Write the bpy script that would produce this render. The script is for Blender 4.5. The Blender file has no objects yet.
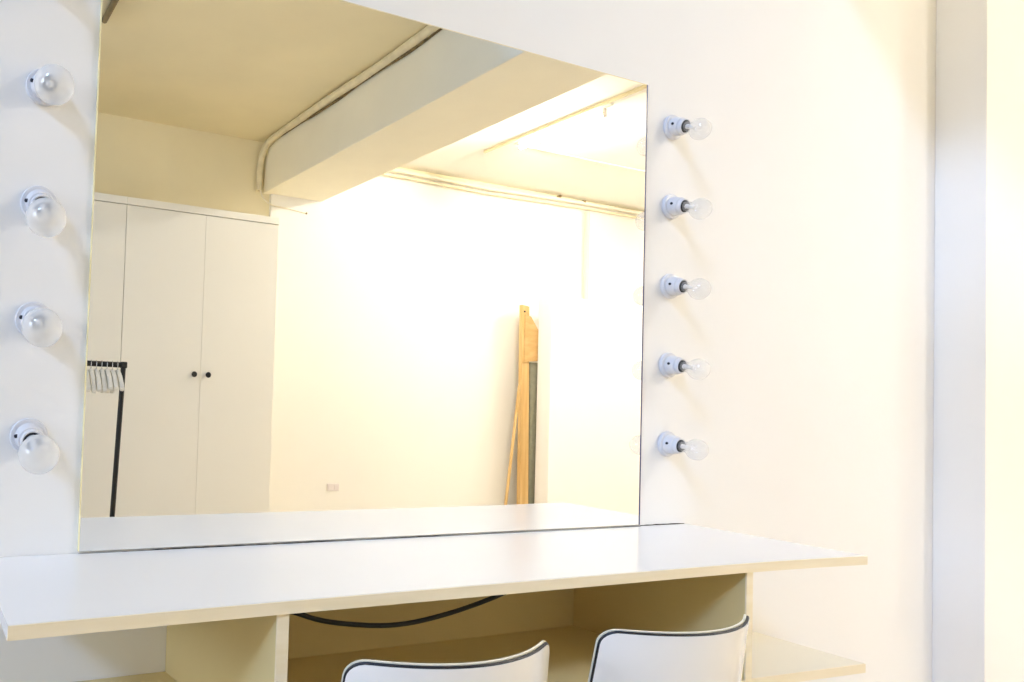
import bpy, bmesh, math, random
from mathutils import Vector, Matrix
random.seed(7)
SC = bpy.context.scene
COL = SC.collection
PI = math.pi

# ------------------------------------------------------------------ materials
def mat(name, color, rough=0.6, spec=0.5, metal=0.0, var=0.0, vscale=8.0, bump=0.0, bscale=60.0, coat=0.0):
    m = bpy.data.materials.new(name); m.use_nodes = True
    nt = m.node_tree; b = nt.nodes['Principled BSDF']
    b.inputs['Base Color'].default_value = (*color, 1)
    b.inputs['Roughness'].default_value = rough
    b.inputs['Specular IOR Level'].default_value = spec
    b.inputs['Metallic'].default_value = metal
    b.inputs['Coat Weight'].default_value = coat
    b.inputs['Coat Roughness'].default_value = 0.06
    tc = nt.nodes.new('ShaderNodeTexCoord')
    if var > 0:
        n = nt.nodes.new('ShaderNodeTexNoise'); n.inputs['Scale'].default_value = vscale
        n.inputs['Detail'].default_value = 4
        nt.links.new(tc.outputs['Object'], n.inputs['Vector'])
        r = nt.nodes.new('ShaderNodeValToRGB')
        r.color_ramp.elements[0].position = 0.3; r.color_ramp.elements[1].position = 0.7
        r.color_ramp.elements[0].color = (*[c*(1-var) for c in color], 1)
        r.color_ramp.elements[1].color = (*[min(1, c*(1+var*0.4)) for c in color], 1)
        nt.links.new(n.outputs['Fac'], r.inputs['Fac'])
        nt.links.new(r.outputs['Color'], b.inputs['Base Color'])
    if bump > 0:
        n2 = nt.nodes.new('ShaderNodeTexNoise'); n2.inputs['Scale'].default_value = bscale
        n2.inputs['Detail'].default_value = 3
        nt.links.new(tc.outputs['Object'], n2.inputs['Vector'])
        bp = nt.nodes.new('ShaderNodeBump'); bp.inputs['Strength'].default_value = bump
        bp.inputs['Distance'].default_value = 0.002
        nt.links.new(n2.outputs['Fac'], bp.inputs['Height'])
        nt.links.new(bp.outputs['Normal'], b.inputs['Normal'])
    return m

def wood(name, c1, c2, scale=(40, 40, 3), rough=0.55):
    m = mat(name, c1, rough)
    nt = m.node_tree; b = nt.nodes['Principled BSDF']
    tc = nt.nodes.new('ShaderNodeTexCoord'); mp = nt.nodes.new('ShaderNodeMapping')
    mp.inputs['Scale'].default_value = scale
    n = nt.nodes.new('ShaderNodeTexNoise'); n.inputs['Scale'].default_value = 1.0; n.inputs['Detail'].default_value = 6
    r = nt.nodes.new('ShaderNodeValToRGB')
    r.color_ramp.elements[0].position = 0.35; r.color_ramp.elements[1].position = 0.65
    r.color_ramp.elements[0].color = (*c1, 1); r.color_ramp.elements[1].color = (*c2, 1)
    nt.links.new(tc.outputs['Object'], mp.inputs['Vector']); nt.links.new(mp.outputs['Vector'], n.inputs['Vector'])
    nt.links.new(n.outputs['Fac'], r.inputs['Fac']); nt.links.new(r.outputs['Color'], b.inputs['Base Color'])
    return m

def emit(name, color, strength):
    m = bpy.data.materials.new(name); m.use_nodes = True
    nt = m.node_tree; nt.nodes.clear()
    e = nt.nodes.new('ShaderNodeEmission'); o = nt.nodes.new('ShaderNodeOutputMaterial')
    e.inputs['Color'].default_value = (*color, 1); e.inputs['Strength'].default_value = strength
    nt.links.new(e.outputs[0], o.inputs['Surface']); return m

def mirror_mat():
    m = bpy.data.materials.new('silvered mirror'); m.use_nodes = True
    nt = m.node_tree; nt.nodes.clear()
    g = nt.nodes.new('ShaderNodeBsdfGlossy'); g.inputs['Roughness'].default_value = 0.0
    g.inputs['Color'].default_value = (0.95, 0.955, 0.94, 1)
    o = nt.nodes.new('ShaderNodeOutputMaterial'); nt.links.new(g.outputs[0], o.inputs['Surface']); return m

def thin_glass(name, white=0.25, tint=(1, 1, 1), refl=0.12):
    """thin-walled glass: mostly clear, a little milky, glossy skin"""
    m = bpy.data.materials.new(name); m.use_nodes = True
    nt = m.node_tree; nt.nodes.clear()
    t = nt.nodes.new('ShaderNodeBsdfTransparent'); t.inputs['Color'].default_value = (*tint, 1)
    d = nt.nodes.new('ShaderNodeBsdfDiffuse'); d.inputs['Color'].default_value = (0.93, 0.93, 0.92, 1)
    tl = nt.nodes.new('ShaderNodeBsdfTranslucent'); tl.inputs['Color'].default_value = (0.93, 0.93, 0.92, 1)
    dm = nt.nodes.new('ShaderNodeMixShader'); dm.inputs[0].default_value = 0.5
    nt.links.new(d.outputs[0], dm.inputs[1]); nt.links.new(tl.outputs[0], dm.inputs[2])
    a = nt.nodes.new('ShaderNodeMixShader'); a.inputs[0].default_value = white
    nt.links.new(t.outputs[0], a.inputs[1]); nt.links.new(dm.outputs[0], a.inputs[2])
    g = nt.nodes.new('ShaderNodeBsdfGlossy'); g.inputs['Roughness'].default_value = 0.04
    lw = nt.nodes.new('ShaderNodeLayerWeight'); lw.inputs['Blend'].default_value = 0.35
    b = nt.nodes.new('ShaderNodeMixShader')
    pw = nt.nodes.new('ShaderNodeMath'); pw.operation = 'POWER'; pw.inputs[1].default_value = 2.0
    ml = nt.nodes.new('ShaderNodeMath'); ml.operation = 'MULTIPLY_ADD'; ml.inputs[1].default_value = 0.30; ml.inputs[2].default_value = refl*0.4
    nt.links.new(lw.outputs['Facing'], pw.inputs[0]); nt.links.new(pw.outputs[0], ml.inputs[0])
    nt.links.new(ml.outputs[0], b.inputs[0])
    nt.links.new(a.outputs[0], b.inputs[1]); nt.links.new(g.outputs[0], b.inputs[2])
    o = nt.nodes.new('ShaderNodeOutputMaterial'); nt.links.new(b.outputs[0], o.inputs['Surface']); return m

M = {}
M['wall'] = mat('white wall paint', (0.86, 0.845, 0.815), 0.75, 0.3, var=0.02, vscale=1.5, bump=0.12, bscale=45)
M['wall_back'] = mat('white back wall paint', (0.87, 0.85, 0.79), 0.8, 0.3, var=0.02, vscale=1.2, bump=0.1, bscale=40)
M['ceiling'] = mat('cream ceiling paint', (0.89, 0.81, 0.57), 0.85, 0.2, var=0.05, vscale=2.0, bump=0.15, bscale=50)  # warm tone puts the shade left of the beam into the colour
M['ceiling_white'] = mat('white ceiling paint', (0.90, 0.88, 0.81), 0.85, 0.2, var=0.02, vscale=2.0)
M['beam'] = mat('cream beam paint', (0.90, 0.86, 0.71), 0.8, 0.2, var=0.03, vscale=3.0, bump=0.15, bscale=50)
M['floor'] = wood('pale worn floorboards', (0.54, 0.46, 0.35), (0.60, 0.52, 0.40), (2, 14, 14), 0.5)
M['top'] = mat('white gloss laminate', (0.87, 0.86, 0.84), 0.19, 0.5, var=0.012, vscale=3)
M['edge'] = wood('cream edging', (0.86, 0.75, 0.52), (0.90, 0.80, 0.60), (5, 60, 60), 0.5)
M['unit'] = mat('cream shelf laminate', (0.67, 0.545, 0.27), 0.5, 0.35, var=0.03, vscale=6)  # tan holds the shade of the open bays; the panels are whitish
M['unit_pale'] = mat('pale cream laminate', (0.85, 0.80, 0.66), 0.5, 0.35, var=0.02, vscale=6)  # lit copy of the same laminate, for the right-hand shelf
M['mirror'] = mirror_mat()
M['glass_edge'] = mat('polished glass edge', (0.93, 0.85, 0.52), 0.25, 0.5)
M['blue_edge'] = mat('dark blue mirror edge', (0.045, 0.06, 0.16), 0.25, 0.6)
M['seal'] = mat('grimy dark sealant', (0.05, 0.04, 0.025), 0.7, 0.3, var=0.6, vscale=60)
M['porcelain'] = mat('white lampholder plastic', (0.69, 0.69, 0.715), 0.28, 0.5, coat=0.3)
M['dark'] = mat('black rubber', (0.012, 0.012, 0.016), 0.45, 0.4)
M['screw'] = mat('dark screw head', (0.02, 0.02, 0.03), 0.4, 0.5, 0.5)
M['metal'] = mat('bright bulb cap', (0.55, 0.56, 0.58), 0.3, 0.5, 1.0)
M['bulb'] = thin_glass('pearl bulb glass', 0.55)
M['bulb_clear'] = thin_glass('clear bulb glass', 0.25)
M['filament'] = mat('milky glass filament stem', (0.75, 0.73, 0.70), 0.3, 0.5)
M['chair_white'] = mat('white gloss chair shell', (0.93, 0.93, 0.93), 0.16, 0.5, coat=0.6)
M['chair_cream'] = mat('cream chair shell', (0.90, 0.85, 0.68), 0.35, 0.5)
M['chrome'] = mat('chrome', (0.75, 0.75, 0.76), 0.12, 0.5, 1.0)
M['ward'] = mat('warm white wardrobe foil', (0.89, 0.86, 0.77), 0.45, 0.35, var=0.015, vscale=1.5)
M['ward_gap'] = mat('wardrobe carcass', (0.80, 0.74, 0.60), 0.6, 0.3)
M['black'] = mat('black painted steel', (0.018, 0.016, 0.014), 0.4, 0.4)
M['hanger'] = mat('white plastic hanger', (0.90, 0.88, 0.82), 0.4, 0.4)
M['pipe'] = mat('painted conduit', (0.82, 0.73, 0.50), 0.5, 0.35, var=0.12, vscale=14)
M['pipe_dark'] = mat('grimy brown conduit', (0.26, 0.20, 0.11), 0.6, 0.3, var=0.3, vscale=12)  # brown with random tone variation
M['pipe_white'] = mat('white painted pipe', (0.83, 0.77, 0.62), 0.5, 0.35)
M['grime'] = mat('dark grime', (0.26, 0.19, 0.09), 0.8, 0.2, var=0.5, vscale=30)  # for the modelled conduit shadow and the dark clips
M['board'] = mat('white painted board', (0.90, 0.89, 0.85), 0.6, 0.3)
M['pine'] = wood('raw pine', (0.62, 0.38, 0.13), (0.74, 0.50, 0.22), (30, 30, 2))
M['ply'] = wood('orange plywood', (0.58, 0.36, 0.13), (0.68, 0.44, 0.19), (8, 8, 25))
M['canvas'] = mat('greenish grey canvas', (0.34, 0.33, 0.24), 0.9, 0.1, var=0.1, vscale=30)
M['plate'] = mat('socket plastic', (0.76, 0.70, 0.68), 0.4, 0.4)
M['white_metal'] = mat('white lamp batten', (0.86, 0.85, 0.82), 0.4, 0.4)
M['tube'] = emit('lit fluorescent tube', (1.0, 0.962, 0.915), 520.0)

# ------------------------------------------------------------------ mesh helpers
def link(name, bm, m, parent=None, smooth=False, loc=None):
    me = bpy.data.meshes.new(name)
    bmesh.ops.recalc_face_normals(bm, faces=bm.faces)
    bm.to_mesh(me); bm.free()
    for mm in (m if isinstance(m, (list, tuple)) else [m]): me.materials.append(mm)
    if smooth:
        for p in me.polygons: p.use_smooth = True
        if smooth != 'all': me.set_sharp_from_angle(angle=math.radians(38))
    o = bpy.data.objects.new(name, me); COL.objects.link(o)
    if parent: o.parent = parent
    if loc: o.location = loc
    return o

def bx(bm, x0, x1, y0, y1, z0, z1, bev=0.0, seg=2):
    x0, x1 = sorted((x0, x1)); y0, y1 = sorted((y0, y1)); z0, z1 = sorted((z0, z1))
    t = bmesh.new(); bmesh.ops.create_cube(t, size=1)
    for v in t.verts:
        v.co = Vector(((x0+x1)/2+v.co.x*(x1-x0), (y0+y1)/2+v.co.y*(y1-y0), (z0+z1)/2+v.co.z*(z1-z0)))
    if bev: bmesh.ops.bevel(t, geom=list(t.edges), offset=bev, segments=seg, affect='EDGES', profile=0.5)
    join(bm, t); return bm

def join(bm, t):
    me = bpy.data.meshes.new('tmp'); t.to_mesh(me); t.free(); bm.from_mesh(me); bpy.data.meshes.remove(me)

def box(*a, **k): return bx(bmesh.new(), *a, **k)

def tube(bm, pts, r, n=12, cap=True):
    pts = [Vector(p) for p in pts]; rings = []
    up = None
    for i, p in enumerate(pts):
        a = pts[max(i-1, 0)]; b = pts[min(i+1, len(pts)-1)]
        t = (b-a).normalized()
        if up is None:
            ref = Vector((0, 0, 1)) if abs(t.z) < 0.9 else Vector((1, 0, 0))
            up = t.cross(ref).normalized()
        up = (up - t*up.dot(t)).normalized(); w = t.cross(up)
        rr = r[i] if isinstance(r, (list, tuple)) else r
        rings.append([bm.verts.new(p + rr*(math.cos(2*PI*k/n)*up + math.sin(2*PI*k/n)*w)) for k in range(n)])
    for A, B in zip(rings, rings[1:]):
        for k in range(n): bm.faces.new((A[k], A[(k+1) % n], B[(k+1) % n], B[k]))
    if cap:
        bm.faces.new(rings[0][::-1]); bm.faces.new(rings[-1])
    return bm

def lathe(bm, prof, n=40, axis='y', sgn=-1):
    """profile (r, d) revolved about the axis; d runs along sgn*axis"""
    rings = []
    for r, d in prof:
        if r < 1e-6:
            rings.append([bm.verts.new((0, sgn*d, 0))])
        else:
            rings.append([bm.verts.new((r*math.cos(2*PI*k/n), sgn*d, r*math.sin(2*PI*k/n))) for k in range(n)])
    for A, B in zip(rings, rings[1:]):
        for k in range(n):
            a = A[k % len(A)]; a2 = A[(k+1) % len(A)]; b = B[k % len(B)]; b2 = B[(k+1) % len(B)]
            vs = []
            for v in (a, a2, b2, b):
                if v not in vs: vs.append(v)
            if len(vs) > 2: bm.faces.new(vs)
    return bm

def prism(bm, poly, y0, y1, plane='xz'):
    f = (lambda a, b, d: (a, d, b)) if plane == 'xz' else (lambda a, b, d: (d, a, b))
    A = [bm.verts.new(f(a, b, y0)) for a, b in poly]; B = [bm.verts.new(f(a, b, y1)) for a, b in poly]
    bm.faces.new(A); bm.faces.new(B[::-1]); n = len(poly)
    for k in range(n): bm.faces.new((A[k], B[k], B[(k+1) % n], A[(k+1) % n]))
    return bm

def bez(p0, p1, p2, p3, n=16):
    out = []
    for i in range(n+1):
        t = i/n; s = 1-t
        out.append(tuple(s**3*a+3*s*s*t*b+3*s*t*t*c+t**3*d for a, b, c, d in zip(p0, p1, p2, p3)))
    return out

def empty(name, loc, label, cat, group=None, rot=(0, 0, 0)):
    o = bpy.data.objects.new(name, None); COL.objects.link(o)
    o.empty_display_size = 0.05
    o.location = loc; o.rotation_euler = rot
    return tag(o, label, cat, group)

def tag(o, label, cat, group=None):
    o['label'] = label; o['category'] = cat
    if group: o['group'] = group
    return o

def struct(o, label=None, cat=None):
    o['kind'] = 'structure'
    if label: o['label'] = label; o['category'] = cat
    return o

# ------------------------------------------------------------------ setting
ZC = 3.055                      # ceiling height
YB = -3.88                      # back wall
XL, XR = -5.2, 5.4
CT = 0.85                       # worktop height

struct(link('floor', box(XL, XR, YB, 0, -0.1, 0), M['floor']), 'pale painted floor of the dressing room', 'floor')
struct(link('wall_front', box(XL-0.1, XR+0.1, 0, 0.12, -0.1, ZC+0.4), M['wall']),
       'white wall carrying the big mirror and the bulb lights', 'wall')
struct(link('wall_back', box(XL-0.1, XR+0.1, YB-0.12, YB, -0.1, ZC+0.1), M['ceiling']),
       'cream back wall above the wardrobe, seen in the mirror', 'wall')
struct(link('wall_back_right', box(0.668, XR, YB, -3.85, 0, 3.02), M['wall_back']),
       'bright white back wall behind the leaning timber, seen in the mirror', 'wall')
WY0, WY1, WZ0, WZ1 = -1.6, -0.3, 1.4, 2.75          # unseen window added in the left wall for cool light on the column
bm = bmesh.new()
bx(bm, XL-0.1, XL, YB, WY0, -0.1, ZC+0.4); bx(bm, XL-0.1, XL, WY1, 0, -0.1, ZC+0.4)
bx(bm, XL-0.1, XL, WY0, WY1, -0.1, WZ0); bx(bm, XL-0.1, XL, WY0, WY1, WZ1, ZC+0.4)
struct(link('wall_left', bm, M['wall']), 'white side wall at the left', 'wall')
bm = bmesh.new()
for a in ((WY0, WY0+0.05, WZ0, WZ1), (WY1-0.05, WY1, WZ0, WZ1), (WY0+0.05, WY1-0.05, WZ0, WZ0+0.05), (WY0+0.05, WY1-0.05, WZ1-0.05, WZ1),
          ((WY0+WY1)/2-0.025, (WY0+WY1)/2+0.025, WZ0+0.05, WZ1-0.05)):
    bx(bm, XL-0.08, XL-0.03, *a)
w2 = struct(link('window_2', bm, M['white_metal']), 'window in the left wall', 'window')
struct(link('window_pane', box(XL-0.058, XL-0.052, WY0+0.03, WY1-0.03, WZ0+0.03, WZ1-0.03), thin_glass('window glass', 0.0), w2))
struct(link('wall_right', box(XR, XR+0.1, YB, 0, -0.1, ZC+0.4), M['wall']), 'white side wall at the far right', 'wall')
# ceiling with an unseen roof light, its opening shaped to admit the sky light
SX0, SX1, SY0, SY1 = -5.0, -1.0, -3.0, -0.15
bm = bmesh.new()
QX, QY = 0.57, -1.70             # unseen arm added along the mirror wall to light its right end and column
bx(bm, XL, SX0, YB, 0, ZC, ZC+0.1); bx(bm, SX1, QX, YB, QY, ZC, ZC+0.1); bx(bm, QX, 0.9, YB, 0, ZC, ZC+0.1)
bx(bm, SX0, SX1, YB, SY0, ZC, ZC+0.1); bx(bm, SX0, QX, SY1, 0, ZC, ZC+0.1)
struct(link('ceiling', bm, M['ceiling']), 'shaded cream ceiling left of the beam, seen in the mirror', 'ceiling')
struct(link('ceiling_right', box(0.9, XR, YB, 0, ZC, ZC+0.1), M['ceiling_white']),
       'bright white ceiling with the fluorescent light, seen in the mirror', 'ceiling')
w = bmesh.new()
for a in ((SX0, SX0+0.05, SY0, SY1), (SX1-0.05, SX1, SY0, QY), (SX0+0.05, SX1-0.05, SY0, SY0+0.05), (SX0+0.05, QX-0.05, SY1-0.05, SY1),
          (QX-0.05, QX, QY, SY1), (SX1-0.05, QX-0.05, QY, QY+0.05)):
    bx(w, *a, ZC+0.1, ZC+0.16)
for k in (1, 2, 3): bx(w, SX0+k*1.0-0.015, SX0+k*1.0+0.015, SY0+0.05, SY1-0.05, ZC+0.1, ZC+0.14)
win = struct(link('window_1', w, M['white_metal']), 'roof light over the dressing table', 'window')
g = box(SX0+0.02, SX1-0.02, SY0+0.02, SY1-0.02, ZC+0.12, ZC+0.126); bx(g, SX1-0.02, QX-0.02, QY+0.02, SY1-0.02, ZC+0.12, ZC+0.126)
struct(link('window_pane', g, thin_glass('roof light glass', 0.0), win))
# downstand beam
BX0, BX1, BZ = 0.612, 1.10, 2.67
struct(link('ceiling_beam', box(BX0, BX1, YB, 0, BZ, ZC, bev=0.006), M['beam']),
       'deep cream downstand beam crossing the ceiling, seen in the mirror', 'beam')
# column to the right of the dressing table
struct(link('wall_column', box(1.357, 2.7, -0.139, 0, 0, ZC, bev=0.003), M['wall']),
       'white column projecting at the right of the mirror wall', 'column')

# ------------------------------------------------------------------ mirror
MX0, MX1, MZ0, MZ1, MT = -1.433, 0.0, CT+0.004, 2.0, 0.006
mr = empty('wall_mirror', (MX0, 0, MZ0), 'large frameless wall mirror above the dressing table between two rows of bulbs', 'mirror')
W, H = MX1-MX0, MZ1-MZ0
link('silvered_glass', box(0.0015, W-0.0035, -MT, -0.0005, 0.0, H-0.001), M['mirror'], mr)
e = bmesh.new(); bx(e, W-0.0035, W, -MT-0.0006, -0.0005, 0.0, H)
o = link('right_edge', e, M['blue_edge'], mr); o['label'] = 'dark blue polished right edge'
e = bmesh.new(); bx(e, -0.001, 0.0015, -MT-0.0006, -0.0005, 0, H)
o = link('left_edge', e, M['glass_edge'], mr); o['label'] = 'pale yellow left edge'
e = bmesh.new(); bx(e, 0.0015, W-0.0035, -MT-0.0004, -0.0005, H-0.001, H+0.0012)
o = link('top_edge', e, M['pipe'], mr); o['label'] = 'thin tan top edge'

# ------------------------------------------------------------------ dressing table
TX0, TX1, TF = -1.602, 0.176, -0.418
dt = empty('dressing_table', (TX0, 0, 0), 'long white wall-mounted dressing table with cream edges and open shelves under the mirror', 'dressing table')
L = TX1-TX0
def dbox(*a, **k):                        # world coords -> table coords
    b = box(*a, **k); bmesh.ops.translate(b, verts=b.verts, vec=(-TX0, 0, 0)); return b
TTH = 0.0185
def yf(x):                                # gently bowed front edge
    if x > -0.3: return TF - 0.021*((x+0.3)/0.476)**2
    if x < -1.1: return TF - 0.008*((-1.1-x)/0.5)**2
    return TF
xs = [TX0+L*k/48 for k in range(49)]
def slab(xs, f0, f1, z0, z1, bev):
    b = bmesh.new()
    A = [b.verts.new((x-TX0, f0(x), z0)) for x in xs] + [b.verts.new((x-TX0, f1(x), z0)) for x in reversed(xs)]
    B = [b.verts.new((v.co.x, v.co.y, z1)) for v in A]
    n_ = len(A); b.faces.new(A); b.faces.new(B[::-1])
    for k in range(n_): b.faces.new((A[k], B[k], B[(k+1) % n_], A[(k+1) % n_]))
    sharp = [e_ for e_ in b.edges if len(e_.link_faces) == 2 and e_.calc_face_angle(0) > 0.6]
    bmesh.ops.bevel(b, geom=sharp, offset=bev, segments=2, affect='EDGES')
    return b
link('tabletop', slab(xs, lambda x: yf(x)+0.002, lambda x: -0.002, CT-TTH, CT, 0.001), M['top'], dt)
b = slab(xs, lambda x: yf(x)-0.001, lambda x: yf(x)+0.0019, CT-TTH-0.0005, CT-0.0008, 0.0006)
o = link('front_edging', b, M['edge'], dt); o['label'] = 'cream front edging'
DLX, DRX, DW = -1.2235, -0.1835, 0.0185
SZ = 0.6175                                # top of lower shelf
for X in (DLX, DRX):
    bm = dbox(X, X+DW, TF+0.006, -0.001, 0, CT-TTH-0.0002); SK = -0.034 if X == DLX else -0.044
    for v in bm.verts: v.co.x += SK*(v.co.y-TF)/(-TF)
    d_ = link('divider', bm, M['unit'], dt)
    b = bmesh.new(); bx(b, X-TX0-0.0004, X-TX0+DW+0.0004, TF+0.003, TF+0.006, 0, CT-TTH-0.0004)
    link('divider_edging', b, M['edge'], d_)
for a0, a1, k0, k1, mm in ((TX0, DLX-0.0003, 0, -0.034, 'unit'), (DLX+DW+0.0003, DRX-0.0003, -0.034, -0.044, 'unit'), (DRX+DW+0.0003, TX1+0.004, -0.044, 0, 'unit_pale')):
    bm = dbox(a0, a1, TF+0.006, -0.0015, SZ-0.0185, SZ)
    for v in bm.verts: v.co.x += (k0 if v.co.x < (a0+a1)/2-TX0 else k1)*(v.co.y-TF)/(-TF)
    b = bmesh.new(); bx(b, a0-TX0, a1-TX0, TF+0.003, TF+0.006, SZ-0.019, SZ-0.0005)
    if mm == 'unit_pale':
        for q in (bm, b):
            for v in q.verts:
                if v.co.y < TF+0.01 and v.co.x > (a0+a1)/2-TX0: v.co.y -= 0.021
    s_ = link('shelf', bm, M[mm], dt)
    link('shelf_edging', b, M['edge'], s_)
o = link('back_panel', dbox(DLX+DW-0.0325, DRX-0.0435, -0.012, -0.0015, SZ+0.0003, CT-TTH-0.0003), M['unit'], dt)  # added sheet, its tan stands for shade on the white wall
# irregular grimy joint between worktop and mirror
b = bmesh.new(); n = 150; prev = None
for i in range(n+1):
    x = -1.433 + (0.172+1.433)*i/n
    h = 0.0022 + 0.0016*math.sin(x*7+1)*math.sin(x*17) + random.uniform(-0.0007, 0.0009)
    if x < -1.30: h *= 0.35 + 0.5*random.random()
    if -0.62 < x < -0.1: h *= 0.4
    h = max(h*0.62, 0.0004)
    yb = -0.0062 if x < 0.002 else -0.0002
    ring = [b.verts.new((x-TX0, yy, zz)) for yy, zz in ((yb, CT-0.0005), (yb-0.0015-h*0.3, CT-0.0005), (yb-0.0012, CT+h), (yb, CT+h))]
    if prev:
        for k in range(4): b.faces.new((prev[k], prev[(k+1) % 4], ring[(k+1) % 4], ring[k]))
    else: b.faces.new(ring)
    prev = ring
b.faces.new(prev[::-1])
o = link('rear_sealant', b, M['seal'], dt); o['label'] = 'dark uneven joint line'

# ------------------------------------------------------------------ vanity lamps
def make_lamp(name, loc, droop, yaw, label, group, clear, R):
    t = empty(name, loc, label, 'light', group)
    # flange on the wall
    link('base_plate', lathe(bmesh.new(), [(0, 0.0003), (0.0315, 0.0003), (0.033, 0.002), (0.033, 0.008), (0.0315, 0.0105), (0.026, 0.0115), (0, 0.0115)]),
         M['porcelain'], t, True)
    c = link('lampholder', lathe(bmesh.new(), [(0, 0), (0.0255, 0), (0.0252, 0.0045), (0.0240, 0.0075), (0.0236, 0.021), (0.0225, 0.0235), (0.0200, 0.0240), (0.0198, 0.0325), (0.0188, 0.0345), (0.0165, 0.0345), (0.0163, 0.028), (0, 0.028)]),
             M['porcelain'], t, True)
    c.location = (0, -0.0105, 0); c.rotation_euler = (droop*0.55, 0, yaw*0.55)
    s = link('screw', lathe(bmesh.new(), [(0, 0), (0.0034, 0), (0.0034, 0.0035), (0.002, 0.0042), (0, 0.0042)], 14), M['screw'], c, True)
    s.location = (-0.0235, -0.0115, 0.004); s.rotation_euler = (0.0, 0, -0.95)
    g = link('bulb_collar', lathe(bmesh.new(), [(0, 0), (0.0155, 0), (0.0155, 0.0065), (0.0148, 0.0075), (0, 0.0075)]), M['dark'], c, True)
    g.location = (0, -0.0285, 0)
    # bulb: neck and globe, thin glass
    prof = []
    zc = 0.016 + R
    r0 = 0.0125
    a0 = math.asin(min(0.95, (r0+0.003)/R))
    prof.append((r0, -0.004)); prof.append((r0, 0.004)); prof.append((r0+0.0007, 0.009))
    for i in range(21):
        a = a0 + (PI-a0)*i/20
        prof.append((max(0, R*math.sin(a)) if i < 20 else 0.0, zc - R*math.cos(a)))
    bl = link('bulb', lathe(bmesh.new(), prof, 44), M['bulb_clear'] if clear else M['bulb'], t, 'all')
    n = Vector((0, -1, 0)); rot = Matrix.Rotation(yaw, 4, 'Z') @ Matrix.Rotation(droop, 4, 'X')
    rot_c = Matrix.Rotation(yaw*0.55, 4, 'Z') @ Matrix.Rotation(droop*0.55, 4, 'X')
    bl.location = Vector((0, -0.0105, 0)) + rot_c.to_3x3() @ Vector((0, -0.0375, 0))
    bl.rotation_euler = (droop, 0, yaw)
    # inner stem with filament hoop
    f = bmesh.new()
    lathe(f, [(0, 0), (0.006, 0), (0.0055, 0.01), (0.004, 0.02), (0.005, 0.026), (0, 0.028)], 16)
    tube(f, [(0.009*math.cos(a), -0.034-0.004*math.sin(a*3), 0.009*math.sin(a)) for a in [PI*1.7*k/14 for k in range(15)]], 0.0006, 6)
    for a in (0, PI*0.85, PI*1.7): tube(f, [(0.002*math.cos(a), -0.024, 0.002*math.sin(a)), (0.009*math.cos(a), -0.034, 0.009*math.sin(a))], 0.0005, 6)
    link('filament', f, M['filament'], bl, True)
    return t
LZ = [1.905, 1.692, 1.479, 1.270, 1.062]
ordn = ['top', 'second from the top', 'middle', 'second from the bottom', 'bottom']
dl = [0.36, 0.37, 0.60, 0.28, 0.36]; yl = [0.05, 0.06, 0.02, 0.02, 0.08]
llab = ['bulb light on the left wall strip above the others, at the top of its row',
        'round pearl bulb light left of the mirror, highest one in view of the left row',
        'round pearl bulb light left of the mirror, second one down in the left row',
        'round pearl bulb light left of the mirror, level with the black rack rail',
        'round pearl bulb light left of the mirror, lowest of the left row, nearest the tabletop']
for i, z in enumerate(LZ):
    make_lamp('bulb_light', (-1.529, 0, z), dl[i], yl[i], llab[i], 'bulb lights left of the mirror', False, 0.0335)
dr = [0.46, 0.36, 0.26, 0.20, 0.14]
rlab = ['clear bulb light right of the mirror, highest of the right row, near the mirror corner',
        'clear bulb light right of the mirror, second one down in the right row',
        'clear bulb light right of the mirror, middle one of five in the right row',
        'clear bulb light right of the mirror, second one up in the right row',
        'clear bulb light right of the mirror, lowest of the right row, above the tabletop']
for i, z in enumerate(LZ):
    make_lamp('bulb_light', (0.098, 0, z), dr[i], random.uniform(-0.05, 0.05), rlab[i], 'bulb lights right of the mirror', True, 0.027)

# ------------------------------------------------------------------ black cable under the worktop
key = [(-1.203, 0.803), (-1.096, 0.770), (-1.014, 0.744), (-0.885, 0.727), (-0.77, 0.735), (-0.631, 0.763), (-0.52, 0.800), (-0.43, 0.8262)]
pts = []
for q in range(len(key)-1):
    a, b2, c2, d2 = key[max(q-1, 0)], key[q], key[q+1], key[min(q+2, len(key)-1)]
    for w_ in range(6):
        t = w_/6
        pts.append(tuple([0.5*((2*b2[n])+(-a[n]+c2[n])*t+(2*a[n]-5*b2[n]+4*c2[n]-d2[n])*t*t+(-a[n]+3*b2[n]-3*c2[n]+d2[n])*t**3) for n in (0, 1)]))
pts = [(x, -0.2, z) for x, z in pts]+[(-0.43, -0.2, 0.8262)]
tag(link('power_cable', tube(bmesh.new(), pts, 0.0047, 10), M['dark'], None, True),
    'black cable sagging below the tabletop in the middle open bay', 'cable')

# ------------------------------------------------------------------ chairs
CW, CHT, SEATZ = 0.345, 0.797, 0.455
def chair_pt(s, z, off):
    """s across (-.5...5 of width), z height above floor, off normal offset toward the table"""
    wv = CW*(1+0.10*min(1, max(0, (CHT-z)/0.25)))
    x = s*wv
    t = (CHT-z)
    y = 0.070*((2*s)**2) + 0.16*t - 0.05*t*t
    nx = -0.070*8*s/CW; n = Vector((nx, 1, 0.16)).normalized()
    return Vector((x, y, z)) + n*off

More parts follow.
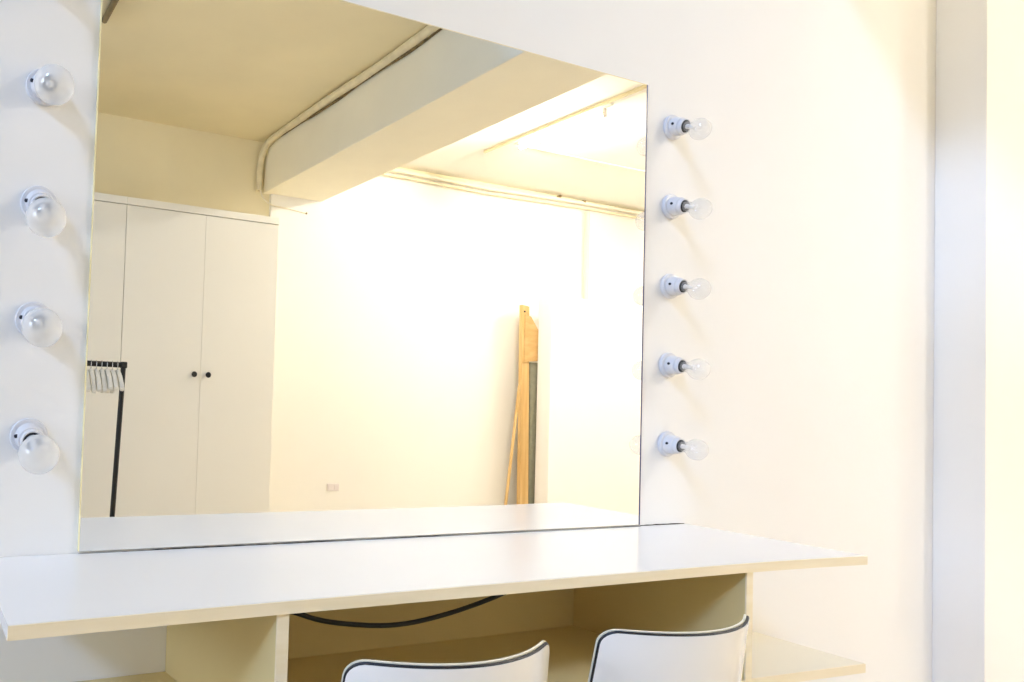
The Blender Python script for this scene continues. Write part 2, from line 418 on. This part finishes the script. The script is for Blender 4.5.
def chair_panel(inset, f0, f1, zbot, rc=0.024):
    bm = bmesh.new(); half = 0.5 - inset/CW; top = CHT - inset; r = rc
    N = 34; ss = [-half + 2*half*(0.5-0.5*math.cos(PI*i/N)) for i in range(N+1)]
    rows = 18; A = []; B = []
    for s in ss:
        e = (half-abs(s))*CW
        zt = top - (r - math.sqrt(max(0, r*r-(r-e)**2)) if e < r else 0)
        A.append([bm.verts.new(chair_pt(s, zbot+(zt-zbot)*j/rows, f0)) for j in range(rows+1)])
        B.append([bm.verts.new(chair_pt(s, zbot+(zt-zbot)*j/rows, f1)) for j in range(rows+1)])
    for i in range(N):
        for j in range(rows):
            bm.faces.new((A[i][j], A[i+1][j], A[i+1][j+1], A[i][j+1]))
            bm.faces.new((B[i][j], B[i][j+1], B[i+1][j+1], B[i+1][j]))
        bm.faces.new((A[i][rows], A[i+1][rows], B[i+1][rows], B[i][rows]))
        bm.faces.new((A[i][0], B[i][0], B[i+1][0], A[i+1][0]))
    for i in (0, N):
        for j in range(rows): bm.faces.new((A[i][j], A[i][j+1], B[i][j+1], B[i][j]))
    return bm

def outline(inset, off, zbot, rc):
    half = 0.5-inset/CW; top = CHT-inset; P = []
    for j in range(12): P.append(chair_pt(-half, zbot+(top-rc-zbot)*j/12, off))
    for k in range(9):
        a = PI - PI/2*k/8; P.append(chair_pt(-half+rc/CW*(1+math.cos(a)), top-rc+rc*math.sin(a), off))
    for k in range(1, 24): s = -half+rc/CW + (2*half-2*rc/CW)*k/24; P.append(chair_pt(s, top, off))
    for k in range(9):
        a = PI/2 - PI/2*k/8; P.append(chair_pt(half-rc/CW*(1-math.cos(a)), top-rc+rc*math.sin(a), off))
    for j in range(11, -1, -1): P.append(chair_pt(half, zbot+(top-rc-zbot)*j/12, off))
    return P

def make_chair(loc, rz, label):
    t = empty('dining_chair', loc, label, 'chair', 'white chairs at the dressing table', (0, 0, rz))
    zb = SEATZ-0.02
    o = link('backrest', chair_panel(0.0, -0.0035, 0.0, zb), M['chair_cream'], t, True); o['label'] = 'cream front shell of the backrest'
    o = link('back_panel', chair_panel(0.0042, -0.0085, -0.0036, zb+0.01, 0.021), M['chair_white'], t, True); o['label'] = 'glossy white rear panel'
    o = link('piping', tube(bmesh.new(), outline(0.0034, -0.0055, zb+0.01, 0.0215), 0.0024, 8), M['dark'], t, True); o['label'] = 'black piping'
    # seat shell
    bm = bmesh.new(); N = 14; A = []; B = []
    for i in range(N+1):
        s = -0.5+i/N; ra = []; rb = []
        for j in range(N+1):
            v = j/N; w_ = 0.40 - 0.05*v**3
            x = s*w_; y = 0.045 + 0.39*v*(1-0.12*(2*s)**4)
            z = SEATZ - 0.02*math.sin(PI*min(1, v*1.2))*(1-(2*s)**2) - 0.03*max(0, v-0.85)/0.15*0.5
            ra.append(bm.verts.new((x, y, z))); rb.append(bm.verts.new((x, y, z-0.014)))
        A.append(ra); B.append(rb)
    for i in range(N):
        for j in range(N):
            bm.faces.new((A[i][j], A[i+1][j], A[i+1][j+1], A[i][j+1])); bm.faces.new((B[i][j], B[i][j+1], B[i+1][j+1], B[i+1][j]))
        bm.faces.new((A[i][0], B[i][0], B[i+1][0], A[i+1][0])); bm.faces.new((A[i][N], A[i+1][N], B[i+1][N], B[i][N]))
        bm.faces.new((A[0][i], A[0][i+1], B[0][i+1], B[0][i])); bm.faces.new((A[N][i], B[N][i], B[N][i+1], A[N][i+1]))
    link('seat', bm, M['chair_white'], t, True)
    for sx in (-1, 1):
        for y0, y1 in ((0.09, 0.03), (0.35, 0.40)):
            link('leg', tube(bmesh.new(), [(sx*0.13, y0, SEATZ-0.016-0.012), (sx*0.15, y0+(y1-y0)*0.3, 0.3), (sx*0.18, y1, 0.0)], [0.011, 0.0105, 0.009], 12), M['chrome'], t, True)
    return t
make_chair((-1.000, -0.597, 0), -0.035, 'white glossy chair back with black piping, left one tucked under the tabletop')
make_chair((-0.532, -0.595, 0), -0.015, 'white glossy chair back with black piping, right one beside the right divider')

# ------------------------------------------------------------------ wardrobes (seen in the mirror)
YW = -3.28; WZ = 2.348
def wardrobe(x0, x1, label):
    t = empty('wardrobe', (x0, YW, 0), label, 'wardrobe', 'white wardrobes along the back wall')
    w_ = x1-x0
    c = bmesh.new()
    D0, D1 = -0.585, -0.021
    bx(c, 0, 0.018, D0, D1, 0, WZ); bx(c, w_-0.018, w_, D0, D1, 0, WZ)
    bx(c, 0.018, w_-0.018, D0, D1, WZ-0.018, WZ); bx(c, 0.018, w_-0.018, D0, D1, 0.06, 0.078)
    bx(c, 0.018, w_-0.018, D0, D0+0.006, 0.078, WZ-0.018); bx(c, 0.018, w_-0.018, -0.06, -0.044, 0, 0.06)
    link('carcass', c, M['ward_gap'], t)
    link('top_rail', box(0, w_, -0.021, 0.004, WZ-0.042, WZ+0.004, bev=0.002), M['ward'], t)
    mid = w_/2
    for a0, a1, kx in ((0.0012, mid-0.0007, mid-0.047), (mid+0.0007, w_-0.0012, mid+0.047)):
        d_ = link('door', box(a0, a1, -0.0195, 0.0, 0.065, WZ-0.046, bev=0.0015), M['ward'], t)
        k = link('knob', lathe(bmesh.new(), [(0, 0), (0.007, 0), (0.007, 0.010), (0.0165, 0.014), (0.0185, 0.02), (0.016, 0.025), (0, 0.0265)], 24, sgn=1), M['black'], d_, True)
        k.location = (kx, 0.0, 1.283)
    return t
wardrobe(-0.557, 0.475, 'tall white two-door wardrobe with two black knobs, seen in the mirror')
wardrobe(-1.590, -0.558, 'tall white wardrobe behind the black clothes rack, at the mirror left edge')

# ------------------------------------------------------------------ clothes rack with white hangers
RY, RZ = -2.3, 1.283
rk = empty('clothes_rack', (-1.30, RY, 0), 'black steel clothes rack holding white hangers in front of the wardrobe, seen in the mirror', 'clothes rack')
link('rail', tube(bmesh.new(), [(-0.55, 0, RZ), (0.513, 0, RZ)], 0.0135, 14), M['black'], rk, True)
for sx, xt, xb in ((-1, -0.55, -0.53), (1, 0.515, 0.473)):
    link('post', tube(bmesh.new(), [(xt, 0, RZ+0.014), (xt+(xb-xt)*0.1, 0, RZ-0.12), (xb, 0, 0.085)], 0.0125, 14), M['black'], rk, True)
    link('joint', box(xt-0.0155, xt+0.0155, -0.0155, 0.0155, RZ-0.0155, RZ+0.0155, bev=0.005), M['black'], rk)
    f = tube(bmesh.new(), [(xb, -0.24, 0.075), (xb, 0.24, 0.075)], 0.0125, 12)
    link('foot', f, M['black'], rk, True)
    for yy in (-0.22, 0.22):
        c = bmesh.new(); tube(c, [(xb-0.011, yy, 0.03), (xb+0.011, yy, 0.03)], 0.03, 20); bx(c, xb-0.004, xb+0.004, yy-0.01, yy+0.01, 0.055, 0.066)
        link('castor', c, M['dark'], rk, True)
link('lower_rail', tube(bmesh.new(), [(-0.53, 0, 0.16), (0.466, 0, 0.16)], 0.010, 12), M['black'], rk, True)
OR = ['second', 'third', 'fourth', 'fifth', 'sixth', 'seventh', 'eighth']
hl = ['white hanger on the black rack, nearest its right post'] + ['white hanger on the black rack, %s in from the right post' % q for q in OR] + ['white hanger on the black rack, cut by the mirror left edge']
hang = None
for i in range(8):
    x = -0.815 - 0.0255*i
    yaw = 0.12 + random.uniform(-0.008, 0.008)
    if hang is None:
        hang = empty('clothes_hanger', (x, RY, RZ), hl[i], 'hanger', 'white hangers on the rack')
        body = bmesh.new()
        poly = [(0, -0.055)]
        pr = [(0, -0.022), (0.05, -0.030), (0.12, -0.060), (0.19, -0.098), (0.205, -0.118), (0.195, -0.132), (0.16, -0.118), (0.08, -0.088), (0, -0.072)]
        full = pr + [(-a, b) for a, b in pr[-2:0:-1]]
        prism(body, full, -0.0095, 0.0095, 'yz')
        bmesh.ops.bevel(body, geom=list(body.edges), offset=0.003, segments=2, affect='EDGES')
        link('shoulder_bar', body, M['hanger'], hang, True)
        hk = [(0, 0.0175*math.sin(a), 0.0016+0.0175*math.cos(a)-0.0012) for a in [-1.6+k*0.33 for k in range(10)]]
        hk += [(0, 0.010, -0.0175), (0, 0.0, -0.024), (0, 0, -0.034)]
        link('hook', tube(bmesh.new(), hk, 0.0022, 8), M['chrome'], hang, True)
        h = hang
    else:
        h = hang.copy(); COL.objects.link(h)
        for ch in list(hang.children):
            c = ch.copy(); COL.objects.link(c); c.parent = h
        h['label'] = hl[i]
    h.location = (x, RY, RZ-0.0021); h.rotation_euler = (random.uniform(-0.05, 0.05), 0, yaw)

# ------------------------------------------------------------------ white board, timber frame, stick (seen in the mirror)
tag(link('white_panel', box(3.096, 4.45, -3.65, -3.50, 0, 2.085, bev=0.004), M['board']),
    'wide white boxed panel standing against the back wall, at the mirror right side', 'panel')
fr = empty('timber_frame', (2.97, -3.70, 0), 'raw wooden frame with angled gusset leaning between back wall and white panel', 'frame')
FX = -2.97
b = prism(bmesh.new(), [(0.004, 0), (0.098, 0), (0.052, 2.0), (-0.020, 2.01)], -0.02, 0.02)
link('upright', b, M['pine'], fr)
b = prism(bmesh.new(), [(0.0, 1.53), (0.170, 1.545), (0.165, 1.78), (0.062, 1.915), (0.0, 1.93)], 0.0205, 0.033)
o = link('gusset', b, M['ply'], fr); o['label'] = 'orange plywood gusset plate'
b = prism(bmesh.new(), [(0.112, 0.0), (0.205, 0.0), (0.175, 1.53), (0.085, 1.53)], -0.012, 0.012)
o = link('rear_panel', b, M['canvas'], fr); o['label'] = 'greenish grey panel'
b = box(0.0, 0.19, -0.02, 0.02, 0.0, 0.0)if False else prism(bmesh.new(), [(0.165, 0.55), (0.189, 0.55), (0.186, 0.68), (0.165, 0.68)], 0.0122, 0.02)
link('hinge', b, M['screw'], fr)
b = bmesh.new(); tube(b, [(0.0, 0.0202, 1.955), (0.0, 0.026, 1.955)], 0.008, 12)
link('bolt', b, M['screw'], fr)
tag(link('wooden_stick', tube(bmesh.new(), [(2.755, -3.655, 0.0), (2.920, -3.665, 1.33)], 0.0125, 10), M['pine'], None, True),
    'thin wooden stick leaning against the timber frame, seen in the mirror', 'stick')

# ------------------------------------------------------------------ socket on the back wall
t = empty('wall_socket', (1.27, -3.85, 0.485), 'small wall socket low on the back wall, seen in the mirror', 'socket')
link('face_plate', box(-0.052, 0.052, 0, 0.009, -0.028, 0.028, bev=0.003), M['plate'], t)
for sx in (-0.026, 0.026):
    link('socket_face', box(sx-0.016, sx+0.016, 0.0092, 0.012, -0.018, 0.016, bev=0.001), M['plate'], t)

# ------------------------------------------------------------------ fluorescent lights on the right-hand ceiling
def batten(x, y0, y1, label):
    t = empty('fluorescent_light', (x, (y0+y1)/2, ZC), label, 'light', 'fluorescent battens')
    h = abs(y1-y0)/2
    link('batten', box(-0.013, 0.013, -h-0.06, h+0.06, -0.02, 0, bev=0.004), M['white_metal'], t)
    for s in (-1, 1):
        link('tube_holder', box(-0.012, 0.012, s*h-0.009, s*h+0.009, -0.074, -0.0202, bev=0.003), M['plate'], t)
    o = link('tube', tube(bmesh.new(), [(0, -h+0.0095, -0.058), (0, h-0.0095, -0.058)], 0.0135, 14), M['tube'], t, True)
    o['label'] = 'glowing white tube'
    return t
batten(2.165, -2.89, -2.14, 'glowing fluorescent tube light on the white ceiling, seen in the mirror')
batten(4.3, -2.60, -1.85, 'fluorescent tube light on the ceiling, further right than its twin, past the mirror edge')  # second tube added out of view for more room light

# ------------------------------------------------------------------ pipes and cables
def wob(p, a=0.004): return (p[0]+random.uniform(-a, a), p[1], p[2]+random.uniform(-a, a))
c = empty('ceiling_conduit', (0.58, -3.85, ZC), 'cream conduit along the beam top bending down the back wall corner, seen in the mirror', 'conduit')
path = [(0.585+0.006*math.sin(y*5), y, ZC-0.026+0.004*math.sin(y*3)) for y in [-0.1-0.2*k for k in range(18)]]
path += [(0.583, -3.70, ZC-0.035), (0.580, -3.78, ZC-0.06), (0.572, -3.835, ZC-0.12), (0.568, -3.85, ZC-0.2), (0.566, -3.851, 2.76), (0.566, -3.851, 2.68)]
loc = [(a-0.58, b+3.85, d-ZC) for a, b, d in path]
link('conduit_pipe', tube(bmesh.new(), loc, 0.024, 12), M['pipe'], c, True)
g = [(0.602-0.58+0.003*math.sin(y*9), y+3.85, -0.046+0.006*math.sin(y*7)+0.004*math.sin(y*3)) for y in [-0.1-0.1*k for k in range(36)]]  # dark tube standing in for the shadow between conduit and beam
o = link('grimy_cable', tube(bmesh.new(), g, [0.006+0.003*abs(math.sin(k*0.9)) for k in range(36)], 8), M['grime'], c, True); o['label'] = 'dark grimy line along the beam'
cab = bez((0.572, -3.835, 2.68), (0.575, -3.80, 2.59), (0.66, -3.83, 2.575), (0.72, -3.838, 2.578), 14) + [(0.82, -3.843, 2.575), (0.962, -3.843, 2.560)]
k = empty('wall_cable', (0.59, -3.84, 2.70), 'thin cream cable from the conduit end to a small clip under the beam', 'cable')
link('cable', tube(bmesh.new(), [(a-0.59, b+3.84, d-2.70) for a, b, d in cab], 0.0055, 8), M['pipe_white'], k, True)
link('clip', box(0.365, 0.379, -0.009, 0.004, -0.147, -0.133, bev=0.003), M['grime'], k)
tag(link('dark_conduit', tube(bmesh.new(), [(-0.905, y, ZC-0.017) for y in [-1.75-0.19*k for k in range(5)]], 0.016, 10), M['pipe_dark'], None, True),
    'dark conduit on the shaded ceiling at the mirror top left corner', 'conduit')
# light rail next to the tube
tag(link('ceiling_rail', box(2.105, 2.125, -3.21, -0.1, ZC-0.02, ZC, bev=0.003), M['pipe']),
    'thin tan conduit rail beside the ceiling tube light, seen in the mirror', 'conduit')
tag(link('ceiling_cable', tube(bmesh.new(), [(2.24, -2.97, ZC-0.006), (3.1, -2.97, ZC-0.006), (4.6, -2.95, ZC-0.006)], 0.006, 8), M['pipe_white'], None, True),
    'thin cream cable crossing the white ceiling beside the tube light', 'cable')
p = empty('wall_pipe', (1.2, -3.82, 3.0), 'cream pipe along the back wall top with a vertical drop, seen in the mirror', 'pipe')
hz = [(1.11, 2.998), (1.8, 3.002), (2.7, 2.990), (3.4, 3.006), (3.82, 3.012), (5.35, 3.012)]
link('upper_pipe', tube(bmesh.new(), [(a-1.2, 0, b-3.0) for a, b in hz], 0.017, 12), M['pipe_white'], p, True)
link('lower_pipe', tube(bmesh.new(), [(a-1.2, 0.0, b-3.0-0.045) for a, b in hz], 0.011, 10), M['pipe'], p, True)
link('drop_pipe', tube(bmesh.new(), [(3.806-1.2, 0, -0.058), (3.806-1.2, 0, -0.2), (3.806-1.2, 0, -2.99)], 0.021, 12), M['pipe_white'], p, True)
for a, b in ((3.465, 3.043), (3.754, 3.036)):
    link('clip', box(a-1.2-0.012, a-1.2+0.012, -0.02, 0.018, b-3.0-0.022, b-3.0, bev=0.003), M['grime'], p)

# ------------------------------------------------------------------ light and camera
sun = bpy.data.lights.new('sky_light', 'SUN'); sun.energy = 1.75; sun.color = (0.38, 0.58, 1.0); sun.angle = math.radians(10)
so = bpy.data.objects.new('sky_light', sun); COL.objects.link(so)
so.rotation_euler = Vector((0.10, 0.07, -0.085)).to_track_quat('-Z', 'Y').to_euler()
al = bpy.data.lights.new('window_daylight', 'AREA'); al.shape = 'RECTANGLE'; al.size = 1.5; al.size_y = 1.3  # added cool light outside the unseen left window
al.energy = 95; al.color = (0.66, 0.78, 1.0)
ao = bpy.data.objects.new('window_daylight', al); COL.objects.link(ao)
ao.location = (XL-0.3, (WY0+WY1)/2, (WZ0+WZ1)/2); ao.rotation_euler = Vector((1, 0.12, -0.05)).to_track_quat('-Z', 'Y').to_euler()
wd = bpy.data.worlds.new('World'); SC.world = wd; wd.use_nodes = True
bg = wd.node_tree.nodes['Background']; bg.inputs['Color'].default_value = (0.55, 0.70, 1.0, 1); bg.inputs['Strength'].default_value = 0.35

cam = bpy.data.cameras.new('camera'); co = bpy.data.objects.new('camera', cam); COL.objects.link(co)
F, CXp, CYp = 786.835, 265.15, 372.48
cam.sensor_width = 36; cam.lens = F/1024*36
cam.shift_x = (512-CXp)/1024; cam.shift_y = (CYp-341)/1024
yaw, pitch, roll = (math.radians(a) for a in (24.36095, 1.9145, 2.00204))
f = Vector((math.sin(yaw)*math.cos(pitch), math.cos(yaw)*math.cos(pitch), math.sin(pitch)))
r = Vector((math.cos(yaw), -math.sin(yaw), 0)); u = r.cross(f)
r2 = math.cos(roll)*r + math.sin(roll)*u; u2 = -math.sin(roll)*r + math.cos(roll)*u
m = Matrix((r2, u2, -f)).transposed().to_4x4(); m.translation = Vector((-1.729, -1.457, 1.1438))
co.matrix_world = m; cam.clip_start = 0.02
SC.camera = co
vs = SC.view_settings; vs.view_transform = 'Standard'; vs.look = 'None'; vs.gamma = 1; vs.use_curve_mapping = False
vs.exposure = 0.18
SC.cycles.max_bounces = 16; SC.cycles.diffuse_bounces = 10; SC.cycles.glossy_bounces = 6; SC.cycles.transparent_max_bounces = 16
SC.cycles.sample_clamp_indirect = 6.0
